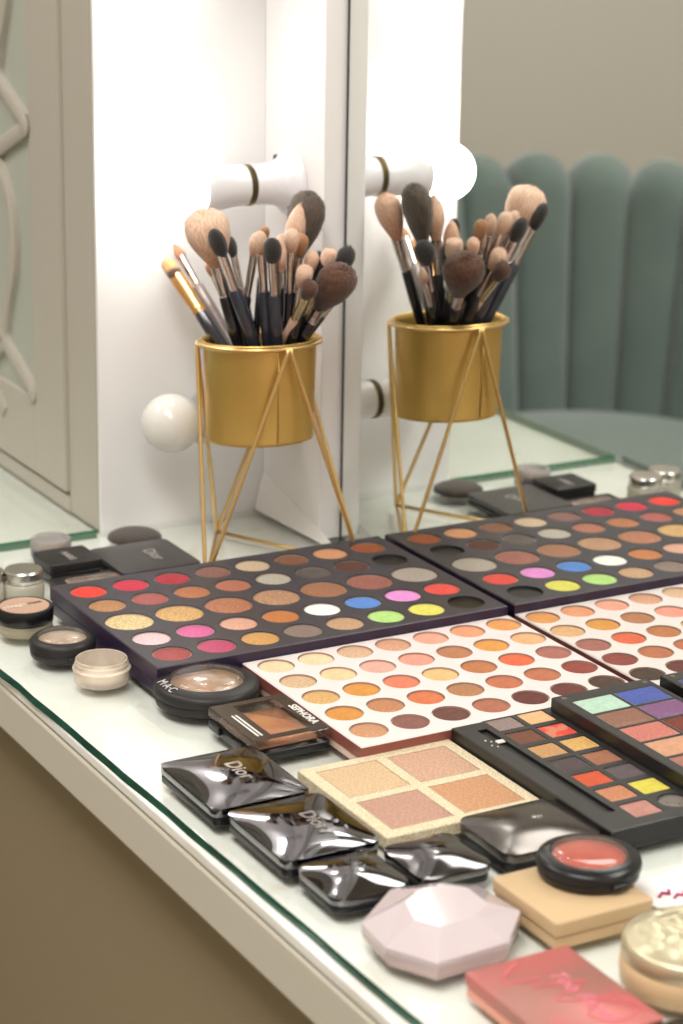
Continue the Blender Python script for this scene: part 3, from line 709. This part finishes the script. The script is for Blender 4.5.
for i, (x, y, c) in enumerate(pc): rect_pan(.0314, .0234, c, 'shimmer' if i in (2, 3, 4) else 'matte', cp, (x, y, Z-.0016))
for x in (X0+.006, X1-.006): obj('screw', lathe([(0, 0), (.0020, 0), (.0018, .0005), (0, .0006)], 16), mat('dull_screw', (120, 112, 104), .4, .7), cp, auto=40, loc=(x+.044, Yb-.006+.13, Z))

# ------------------------------------------------------------------ highlighter palette: glittery cream frame, four pans
hp = empty('highlighter_palette', (-.2142, -.0930, 0), 0, 'glittery cream palette with four large square highlighter pans in front of the white palette', 'palette')
M_GLIT = mat('cream_glitter_card', (204, 186, 150), .5, .1, noise=(1100, (240, 228, 200), .45, .6), bump=(1100, .8, .0006))
w, d = .1115, .1115; Z = .008; fr = .0085; g = .0075
pwid = (w-2*fr-g)/2
bands = []; hpans = []
for j in (0, 1):
    ylo = -d/2+fr+j*(pwid+g); cs = []
    for i in (0, 1):
        xlo = -w/2+fr+i*(pwid+g); hole = ('r', xlo, xlo+pwid, ylo, ylo+pwid); hpans.append((i, j, xlo+pwid/2, ylo+pwid/2))
        cs.append((-w/2+.0006 if i == 0 else 0, 0 if i == 0 else w/2-.0006, hole))
    bands.append((-d/2+.0006 if j == 0 else 0, 0 if j == 0 else d/2-.0006, cs))
obj('tray', tray(-w/2, w/2, -d/2, d/2, .0003, Z, bands, .0016, c=.0006), [M_GLIT, mat('cream_card_edge', (176, 150, 118), .6), M_GLIT], hp)
HC = {(0, 1): (226, 188, 142), (1, 1): (214, 166, 136), (0, 0): (200, 150, 126), (1, 0): (212, 152, 106)}
for i, j, x, y in hpans: rect_pan(pwid-.0006, pwid-.0006, HC[(i, j)], 'shimmer', hp, (x, y, Z-.0015), name='highlighter_pan')

# ------------------------------------------------------------------ chrome compacts
def chrome_compact(name, cx, cy, w, d, r, h, bulge, label, cat, logo=None, m=None, p=2.4, lx=0, ly=0, lsize=.011, rz=0):
    t = empty(name, (cx, cy, 0), rz, label, cat)
    obj('case', slab(w-.0012, d-.0012, r, .0002, h*.48, .0010), M_BLACK, t, auto=40)
    lid = obj('lid', pillow(w, d, r, h*.50, h, bulge, p), m or M_CHROME, t, auto=60)
    if logo: text('lettering', logo, lsize, .0004, M_SILVER, t, (lx, ly, h+bulge*.93), label='raised silver lettering', bold=.0002)
    return t
chrome_compact('powder_compact', -.3142, -.0365, .0660, .0800, .004, .0120, .0038, 'square chrome compact with raised lettering, nearest the white palette and table edge', 'compact', 'Dior', lx=.004, ly=.000, lsize=.0145)
chrome_compact('powder_compact', -.3100, -.1188, .0640, .0770, .005, .0120, .0038, 'square chrome compact with raised lettering beside the glittery four-pan palette', 'compact', 'Dior', lx=.006, ly=-.003, lsize=.0135)
chrome_compact('powder_compact', -.3137, -.1855, .0500, .0510, .009, .0105, .0050, 'small rounded chrome compact at the table edge behind the faceted pink one', 'compact', m=M_CHROME, p=2.0)
chrome_compact('powder_compact', -.2590, -.1868, .0480, .0500, .008, .0105, .0045, 'small rounded smoky chrome compact in front of the glittery palette corner', 'compact', m=M_CHROME2, p=2.0)
e = chrome_compact('powder_compact', -.1915, -.1815, .0680, .0590, .009, .0125, .0042, 'wide dark glossy compact with a small star emblem beside the slotted palette', 'compact', m=mat('dark_gloss_lid', (92, 86, 82), .16, .75), p=2.2)
bm = bmesh.new()
for k in range(4):
    a = PI/4*k
    tube(bm, [(-.0035*math.cos(a), -.0035*math.sin(a), 0), (.0035*math.cos(a), .0035*math.sin(a), 0)], .0003, 6)
obj('emblem', bm, mat('emblem_grey', (150, 142, 134), .3, .6), e, loc=(.006, .002, .0166), label='small pale star emblem')

# round compact with domed window
def round_compact(name, x, y, zb, R, h, wr, powder, label, cat, group=None, logo=None, bodym=None, hinge=True, clear=M_CLEARW, dome=.0030):
    t = empty(name, (x, y, zb), 0, label, cat, group); bm_ = bodym or M_BLACKM
    base = obj('case', lathe([(0, .0002), (R*.90, .0002), (R*.965, .0015), (R*.985, h*.42), (R*.97, h*.47), (R*.97, h*.5), (R*.999, h*.53), (R, h*.72), (R*.985, h*.88), (R*.95, h*.97), (R*.90, h*1.03), (wr+.0022, h*1.12), (wr+.0006, h*1.13), (wr+.0002, h*1.05), (wr, h*.9), (0, h*.9)], 64), bm_, t, auto=50)
    obj('powder', lathe([(0, h*.9+.0001), (wr-.0006, h*.9+.0001), (wr-.0006, h*.92), (wr*.6, h*.97), (0, h*.99)], 48), powder, t, smooth=True)
    pr = [(wr+.0002, h*1.06), (wr+.0003, h*1.14)]
    for k in range(1, 9): a = PI/2*k/8; pr.append(((wr)*math.cos(a) if k < 8 else 0, h*1.14+dome*math.sin(a)))
    obj('window', lathe(pr, 48), clear, t, smooth=True, label='clear domed window')
    if logo: text('lettering', logo, R*.25, .0001, mat('pale_print', (206, 200, 196), .4), t, (-R*.815, -R*.0, h*1.03+R*.025), rx=.19, label='pale printed lettering', sx=.9)
    if hinge: obj('latch', slab(.010, .003, .001, h*.2, h*.5, .0005, cx=0, cy=-R*.99), bm_, t, auto=40)
    return t
round_compact('powder_compact', -.2612, .1108, 0, .0366, .0150, .0256, mat('marbled_highlighter', (196, 160, 134), .4, .35, noise=(60, (226, 214, 204), .45, .6), bump=(120, .5, .002)), 'large round black compact with clear domed window overlapping the palette corners', 'compact', logo='M·A·C', dome=.005)
round_compact('powder_compact', -.3148, .2376, 0, .0240, .0135, .0180, mat('pale_peach_powder', (206, 180, 160), .5, .2, noise=(50, (226, 216, 206), .4, .6)), 'small round black compact with clear lid left of the dark palette', 'compact', dome=.0035)
round_compact('blush_compact', -.2027, -.2568, .0172, .0296, .0118, .0212, mat('coral_blush', (206, 92, 74), .75, noise=(40, (222, 112, 92), .4, .6), bump=(120, .5, .002)), 'round black blush compact with coral powder lying on the tan box', 'compact', bodym=M_BLACK, clear=glass('blush_window', (236, 222, 216), .03, 1.55, (206, 170, 160), .16), dome=.0022)

# hinged clear-lid compact with bronzer
sc = empty('bronzer_compact', (-.2541, .0330, 0), 0, 'rectangular black compact with a clear framed lid over peach bronzer', 'compact')
w, d = .0560, .0680
obj('case', slab(w, d, .002, .0002, .0062, .0008), M_BLACK, sc, auto=40)
obj('powder', slab(w-.012, d-.012, .002, .0063, .0086, .0004), mat('peach_bronzer', (216, 152, 112), .6, .1, noise=(60, (232, 180, 140), .4, .65)), sc, auto=40, label='peach bronzer')
lid = obj('lid', slab(w+.0005, d+.0005, .0025, .0092, .0150, .0008), glass('smoky_clear_plastic', (246, 240, 234), .05, 1.45, (190, 170, 155), .06), sc, auto=40, label='clear plastic lid')
bm = bmesh.new(); zt = .01505
for a in ((-w/2+.001, -w/2+.0155, -d/2+.001, d/2-.001), (w/2-.0095, w/2-.001, -d/2+.001, d/2-.001), (-w/2+.0155, w/2-.0095, -d/2+.001, -d/2+.007), (-w/2+.0155, w/2-.0095, d/2-.007, d/2-.001)): box(bm, *a, zt, zt+.0003)
obj('lid_frame_print', bm, mat('dark_brown_print', (52, 44, 38), .3), lid, label='dark printed frame')
text('lettering', 'SEPHORA', .0082, .0001, mat('white_print', (232, 226, 220), .4), lid, (w/2-.0052, -.006, zt+.0005), label='white printed name', bold=.0002)
bm = bmesh.new()
for k in range(2): box(bm, -w/2+.0065+k*.0028, -w/2+.0078+k*.0028, -.026, .012, zt+.0003, zt+.0005)
obj('small_print', bm, mat('white_print', (232, 226, 220), .4), lid, label='two lines of tiny pale print')
for yy in (.018, -.014): obj('hinge', slab(.003, .012, .0008, .003, .0085, .0004), M_BLACK, sc, auto=40, loc=(-w/2-.0012, yy, 0))

# ------------------------------------------------------------------ small jars and compacts on the left
M_CREAM = mat('cream_powder', (226, 212, 196), .8)
t = empty('powder_jar', (-.3107, .1767, 0), 0, 'open clear plastic jar without lid left of the dark palette corner', 'jar')
obj('jar_body', lathe([(0, .0003), (.0180, .0003), (.0192, .0012), (.0196, .004), (.0195, .0095), (.0203, .0100), (.0205, .0112), (.0196, .0118), (.0182, .0120), (.0182, .0140), (.0188, .0143), (.0188, .0149), (.0182, .0152), (.0182, .0176), (.0176, .0180), (.0171, .0176), (.0171, .0040), (.0160, .0032), (0, .0032)], 64), M_CLEAR, t, auto=50)
obj('powder', lathe([(0, .0034), (.0162, .0034), (.0168, .0045), (.010, .0062), (0, .0074)], 40), mat('white_powder', (240, 236, 230), .9), t, smooth=True)
t = empty('cream_jar', (-.3206, .2965, 0), 0, 'glass jar with black rimmed lid and tan printed label', 'jar')
obj('jar_body', lathe([(0, .0002), (.0190, .0002), (.0205, .0015), (.0208, .0045), (.0200, .0060), (.0208, .0075), (.0205, .0088), (0, .0088)], 48), glass('jar_glass', (226, 222, 208), .05, 1.5, (196, 186, 160), .5), t, auto=50)
l = obj('lid', lathe([(0, .0089), (.0205, .0089), (.0213, .0098), (.0215, .0185), (.0206, .0203), (.0190, .0206), (.0186, .0200), (0, .0200)], 56), M_BLACK, t, auto=50)
obj('lid_label', lathe([(0, .0201), (.0183, .0201), (.0183, .0203), (0, .0203)], 48), mat('tan_label', (184, 150, 128), .5), l)
text('lettering', 'visage', .0085, .0001, mat('label_cream_print', (226, 216, 204), .5), l, (-.0075, .001, .0206), rz=.05, label='pale script lettering', shear=.3)
text('lettering', 'matt', .0062, .0001, mat('label_dark_print', (90, 74, 68), .5), l, (.0085, .0022, .0206), rz=.05, label='small dark lettering')
def silver_jar(x, y, label):
    t = empty('silver_lidded_jar', (x, y, 0), 0, label, 'jar', 'small silver-lidded jars')
    obj('jar_body', lathe([(0, .0002), (.0140, .0002), (.0158, .0018), (.0160, .0125), (.0148, .0150), (.0138, .0156), (0, .0156)], 48), glass('frosted_jar_glass', (232, 230, 222), .1, 1.5, (206, 200, 186), .5) if 'frosted_jar_glass' not in MATS else MATS['frosted_jar_glass'], t, auto=50)
    obj('lid', lathe([(0, .0158), (.0146, .0158), (.0150, .0165), (.0143, .0180), (.0146, .0195), (.0148, .0238), (.0138, .0252), (.0105, .0256), (0, .0254)], 56), M_SILVER, t, auto=35)
silver_jar(-.2952, .3630, 'small jar with brushed silver lid behind the tan labelled jar')
silver_jar(-.3230, .3720, 'small silver lidded jar cut off by the left edge of the photo')
t = empty('pigment_pot', (-.2358, .4540, 0), 0, 'round clear-lidded pot in front of the cabinet corner', 'jar')
obj('base', lathe([(0, .0002), (.0158, .0002), (.0165, .0012), (.0165, .0072), (0, .0072)], 48), mat('violet_grey_plastic', (106, 98, 112), .3), t, auto=50)
obj('powder', lathe([(0, .0073), (.0112, .0073), (.0112, .0100), (0, .0100)], 40), mat('pale_pigment', (196, 180, 152), .6, .2), t, auto=50)
obj('lid', lathe([(.0160, .0074), (.0168, .0080), (.0168, .0140), (.0160, .0155), (.0118, .0158), (.0110, .0140), (0, .0140)], 48), glass('grey_clear_plastic', (226, 222, 220), .05, 1.5, (198, 192, 192), .4), t, auto=50)

def black_box(name, cx, cy, w, d, h, label, logo, lsize, rz=0, lx=0, ly=0, m=None, topb=0):
    t = empty(name, (cx, cy, 0), rz, label, 'compact')
    obj('case', slab(w-.001, d-.001, .003, .0002, h*.45, .0008), M_BLACK, t, auto=40)
    if topb: obj('lid', pillow(w, d, .004, h*.47, h-topb, topb, 3), m or M_BLACKM, t, auto=60)
    else: obj('lid', slab(w, d, .003, h*.47, h, .001), m or M_BLACKM, t, auto=40)
    if logo: text('lettering', logo, lsize, .0001, mat('grey_print', (164, 158, 154), .4), t, (lx, ly, h+.0002), label='grey printed name', bold=.0001)
    return t
black_box('powder_compact', -.2400, .4090, .0440, .0400, .0145, 'small matte black square compact behind the dark palette corner', 'NARS', .0085, lx=.0, ly=-.002)
wt = black_box('powder_compact', -.2395, .3560, .0580, .0500, .0075, 'flat black compact with grey window between black compacts and dark palette', None, 0)
obj('window', slab(.044, .024, .006, .0076, .0085, .0004), mat('grey_pink_window', (142, 124, 114), .18, .1, noise=(60, (176, 160, 150), .45, .6)), wt, auto=40, loc=(.002, .004, 0), label='rounded grey window')
black_box('powder_compact', -.1805, .3910, .0680, .0700, .0120, 'thin satin black compact with printed name behind the dark palette', 'Dior', .0140, lx=.006, ly=-.004, m=mat('satin_black_lid', (66, 64, 64), .3, .2), topb=.0015)
t = empty('face_brush', (-.1590, .4590, 0), 0, 'flat dark brown round brush head lying behind the satin black compact', 'brush')
obj('bristles', lathe([(0, .0004), (.018, .0006), (.0228, .003), (.0222, .0055), (.018, .0080), (.010, .0094), (0, .0098)], 56), hair('dark_flat_bristles', (56, 48, 44), (80, 71, 65), .1, .9, .5), t, smooth=True)
obj('holder', lathe([(0, .0003), (.012, .0003), (.012, .0006), (0, .0006)], 24), M_BLACK, t)

# ------------------------------------------------------------------ front right group
# tan box of two stacked layers
t = empty('powder_case', (-.2205, -.2670, 0), 0, 'tan beige flat box lying under the round black blush compact', 'box')
M_TAN = mat('tan_card', (198, 170, 132), .55, 0, .35)
obj('base', slab(.0630, .0620, .0025, .0002, .0076, .0007), M_TAN, t, auto=40)
obj('lid', slab(.0650, .0640, .0025, .0082, .0170, .0008), M_TAN, t, auto=40)
# faceted crystal-like compact
t = empty('powder_compact', (-.2990, -.2590, 0), 0, 'faceted pale pink crystal-like compact near the front table edge', 'compact')
hexo = [(-.0410, .0175), (-.0075, .0440), (.0180, .0400), (.0385, .0270), (.0425, -.0110), (.0170, -.0380), (-.0290, -.0405), (-.0440, -.0130)]
M_CRY = mat('pearl_pink_acrylic', (232, 217, 220), .1, .0, .6, trans=.35, coat=.5)
def fac(levels, m, nm, par, **k):
    bm = stack(levels); return obj(nm, bm, m, par, **k)
sc_ = lambda f, ox=0, oy=0: [(x*f+ox, y*f+oy) for x, y in hexo]
obj('case', stack([(sc_(.92), .0003), (sc_(.99), .004), (sc_(1.0), .0085)]), mat('pale_pink_case', (214, 190, 188), .25, 0, .5, trans=.2), t)
bm = bmesh.new(); H6 = sc_(1.0); T6 = [(-.0160, .0150), (.0010, .0240), (.0150, .0215), (.0230, .0130), (.0230, -.0080), (.0080, -.0180), (-.0140, -.0190), (-.0220, -.0060)]
A = [bm.verts.new((x, y, .0088)) for x, y in H6]; B = [bm.verts.new((x, y, .0125)) for x, y in H6]; Tt = [bm.verts.new((x, y, .0205)) for x, y in T6]
for k in range(8):
    q = (k+1) % 8; bm.faces.new((A[k], A[q], B[q], B[k])); bm.faces.new((B[k], B[q], Tt[q])); bm.faces.new((B[k], Tt[q], Tt[k]))
bm.faces.new(Tt); bm.faces.new(A[::-1])
obj('faceted_lid', bm, M_CRY, t)
# coral box with scrawled lettering
t = empty('blush_box', (-.2895, -.3580, 0), 0, 'flat coral red box with pink scrawled lettering at the bottom edge', 'box')
M_COR = mat('coral_card', (166, 112, 102), .4, .1, noise=(22, (190, 104, 100), .42, .62))
obj('base', slab(.0620, .0840, .002, .0002, .0066, .0006), mat('coral_side', (222, 152, 132), .35, .2), t, auto=40)
lid = obj('lid', slab(.0640, .0860, .002, .0070, .0140, .0010), [M_COR], t, auto=40)
text('lettering', 'Too Faced', .0125, .0001, mat('pink_print', (226, 132, 150), .4), lid, (.008, -.006, .0143), label='pink script lettering', shear=.35)
M_SCR = mat('scrawl_red', (200, 98, 104), .4)
for pts in ([(-.016, .030), (-.002, .038), (-.020, .024), (-.001, .018)], [(-.010, .012), (.018, .006), (-.006, -.004), (.020, -.014)], [(.022, -.010), (.027, -.028), (.010, -.036), (.000, -.024), (.014, -.014), (.026, -.022)]):
    bm = bmesh.new(); tube(bm, [(a, b, .0140) for a, b in smoothpts(pts, 8)], .0007, 6); obj('scrawl', bm, M_SCR, lid, smooth=True)
# gold relief jar
GJ = (-.2085, -.3575)
t = empty('powder_jar', (GJ[0], GJ[1], 0), 0, 'round beige jar with an ornate pale gold flower relief lid at the right edge', 'jar')
obj('base', lathe([(0, .0002), (.0340, .0002), (.0362, .0022), (.0368, .0080), (.0365, .0140), (.0352, .0158), (0, .0158)], 64), mat('beige_jar', (212, 182, 142), .4, 0, .5), t, auto=50)
bm = bmesh.new(); rg = random.Random(3); N = 72; RN = 26; Rl = .0362
bl = [(rg.uniform(0, 1)**.5*.030, rg.uniform(0, 2*PI), rg.uniform(.0035, .0080), rg.uniform(.0018, .0046)) for _ in range(46)]
blx = [(a*math.cos(b), a*math.sin(b), c, h) for a, b, c, h in bl]
def hz(x, y):
    r = math.hypot(x, y); z = .0255+.0050*(1-(r/Rl)**2)
    e = max(0, 1-(r/Rl)**6); m_ = 0
    for bx, by, s, h in blx:
        m_ = max(m_, h*math.exp(-((x-bx)**2+(y-by)**2)/(2*(s*.6)**2)))
    return z+m_*e
rings = [[bm.verts.new((Rl*.98*math.cos(2*PI*k/N), Rl*.98*math.sin(2*PI*k/N), .0160)) for k in range(N)], [bm.verts.new((Rl*math.cos(2*PI*k/N), Rl*math.sin(2*PI*k/N), .0168)) for k in range(N)]]
for i in range(RN):
    r = Rl*(1-i/RN); rings.append([bm.verts.new((r*math.cos(2*PI*k/N), r*math.sin(2*PI*k/N), hz(r*math.cos(2*PI*k/N), r*math.sin(2*PI*k/N)) - (.0012 if i == 0 else 0))) for k in range(N)])
for a, b2 in zip(rings, rings[1:]):
    for k in range(N): bm.faces.new((a[k], a[(k+1)%N], b2[(k+1)%N], b2[k]))
bm.faces.new(rings[-1]); bm.faces.new(rings[0][::-1])
obj('lid', bm, mat('pale_gold_relief', (206, 196, 166), .38, .7, bump=(200, .2, .001)), t, auto=60, label='pale gold lid with flower relief')
# small black case at the corner and sachet
t = empty('mascara_case', (-.2450, -.4225, 0), 0, 'black case just entering the bottom right corner of the photo', 'case')
obj('body', slab(.050, .040, .003, .0002, .0130, .001), M_BLACK, t, auto=40)
obj('cap', slab(.020, .040, .003, .0002, .0130, .001, cx=.036), M_BLACKM, t, auto=40)
t = empty('sachet', (-.1470, -.2740, 0), math.radians(6), 'flat white sachet with magenta marks behind the blush compact', 'sachet')
bm = bmesh.new(); V = []
for i in range(13):
    V.append([])
    for j in range(11):
        u, v = i/12-.5, j/10-.5; z = .0012+.0024*math.cos(PI*u)*math.cos(PI*v)+.0005*math.sin(9*u+5*v)*math.cos(PI*u)*math.cos(PI*v)
        V[-1].append((bm.verts.new((u*.055, v*.050, z)), bm.verts.new((u*.055, v*.050, .0004))))
for i in range(12):
    for j in range(10):
        bm.faces.new((V[i][j][0], V[i+1][j][0], V[i+1][j+1][0], V[i][j+1][0])); bm.faces.new((V[i][j][1], V[i][j+1][1], V[i+1][j+1][1], V[i+1][j][1]))
obj('pouch', bm, mat('white_foil', (232, 228, 226), .35), t, smooth=True)
bm = bmesh.new()
for k, (a, b) in enumerate(((-.020, .012), (-.014, .006), (-.006, .003))):
    tube(bm, [(a, -.012+b, .0030), (a+.004, -.010+b, .0036), (a+.007, -.013+b, .0034), (a+.010, -.009+b, .0032)], .0009, 6)
obj('magenta_mark', bm, mat('magenta_ink', (176, 36, 96), .5), t, smooth=True)

# ------------------------------------------------------------------ channel-back armchair seen in the mirror
ch = empty('armchair', (-.885, 1.25, FZ), 0, 'teal velvet armchair with a fluted shell back, seen in the mirror', 'armchair')
face = math.atan2(-.81, .59) - .28      # facing direction
ch.rotation_euler = (0, 0, face)  # local +x = front
M_TEAL = mat('teal_velvet', (106, 120, 115), .85, 0, .2, sheen=.6, noise=(8, (116, 130, 124), .35, .7))
NCH = 17; span = math.radians(236); SZ = .50     # seat height above the floor
for c in range(NCH):
    a0 = PI-span/2+span*c/NCH; a1 = a0+span/NCH; bm = bmesh.new(); G = []; nu = 12; nv = 22
    mid_ = abs((c-(NCH-1)/2)/((NCH-1)/2)); top = .862-.12*mid_**2.2
    for i in range(nu+1):
        col = []
        u = i/nu; a = a0+(a1-a0)*u; hh = top - .028*abs(2*u-1)**2.4
        for j in range(nv+1):
            v = j/nv; z = .34+(hh-.34)*v; R = .285+.085*((z-.34)/.55)
            bul = .020*math.sqrt(max(0, 1-(2*u-1)**2))
            edge = 0 if v < .93 else .03*((v-.93)/.07)**2
            col.append(bm.verts.new(((R-bul+edge)*math.cos(a), (R-bul+edge)*math.sin(a), z-edge*.15)))
        for j in range(nv, -1, -1):
            v = j/nv; z = .34+(hh-.34)*v; R = .285+.085*((z-.34)/.55)
            edge = 0 if v < .93 else .022*((v-.93)/.07)**2
            col.append(bm.verts.new(((R+.065-edge)*math.cos(a), (R+.065-edge)*math.sin(a), z-.004)))
        G.append(col)
    for i in range(nu):
        for j in range(len(G[0])-1): bm.faces.new((G[i][j], G[i+1][j], G[i+1][j+1], G[i][j+1]))
        bm.faces.new((G[i][-1], G[i+1][-1], G[i+1][0], G[i][0]))
    bm.faces.new(G[0]); bm.faces.new(G[-1][::-1])
    obj('back_channel', bm, M_TEAL, ch, auto=60)
obj('seat', lathe([(0, .34), (.26, .34), (.275, .36), (.278, .45), (.270, .485), (.24, .50), (.15, .508), (0, .51)], 56), M_TEAL, ch, smooth=True)
obj('seat_base', lathe([(0, .27), (.25, .27), (.265, .29), (.268, .338), (0, .338)], 48), M_TEAL, ch, auto=50)
for k in range(4):
    a = PI/4+PI/2*k; bm = bmesh.new(); tube(bm, [(.20*math.cos(a), .20*math.sin(a), .28), (.25*math.cos(a), .25*math.sin(a), .0)], [.018, .010], 14)
    obj('leg', bm, mat('dark_wood_leg', (70, 52, 40), .4), ch, auto=50)

# ------------------------------------------------------------------ light
def area(name, loc, rot, sx, sy, power, col):
    l = bpy.data.lights.new(name, 'AREA'); l.shape = 'RECTANGLE'; l.size = sx; l.size_y = sy; l.energy = power; l.color = col
    o = bpy.data.objects.new(name, l); COL.objects.link(o); o.location = loc; o.rotation_euler = rot; return o
area('unseen_ceiling_lamp', (-1.05, -.95, 1.88), (0, 0, 0), .7, 1.9, 52, (1., .975, .94))
area('unseen_ceiling_lamp', (-1.25, 1.25, 1.88), (0, 0, 0), .7, .9, 22, (1., .975, .94))  # unseen lamp added to brighten the far wall and the armchair
w = bpy.data.worlds.new('World'); bpy.context.scene.world = w; w.use_nodes = True
w.node_tree.nodes['Background'].inputs[0].default_value = (.8, .78, .74, 1); w.node_tree.nodes['Background'].inputs[1].default_value = .3

# ------------------------------------------------------------------ camera
cd = bpy.data.cameras.new('camera'); co = bpy.data.objects.new('camera', cd); COL.objects.link(co)
cd.sensor_fit = 'HORIZONTAL'; cd.sensor_width = 24; cd.lens = FPX/683*24
cd.shift_x = -(PX-341.5)/683; cd.shift_y = (PY-512)/683
cd.clip_start = .02; cd.clip_end = 30
co.matrix_world = Matrix.Translation(CAM) @ Matrix(((CR.x, CU.x, -CF.x), (CR.y, CU.y, -CF.y), (CR.z, CU.z, -CF.z))).to_4x4()
cd.dof.use_dof = True; cd.dof.focus_distance = 1.52; cd.dof.aperture_fstop = 7.5
bpy.context.scene.camera = co
vs = bpy.context.scene.view_settings
vs.view_transform = 'Standard'; vs.look = 'None'; vs.exposure = 0; vs.gamma = 1; vs.use_curve_mapping = False
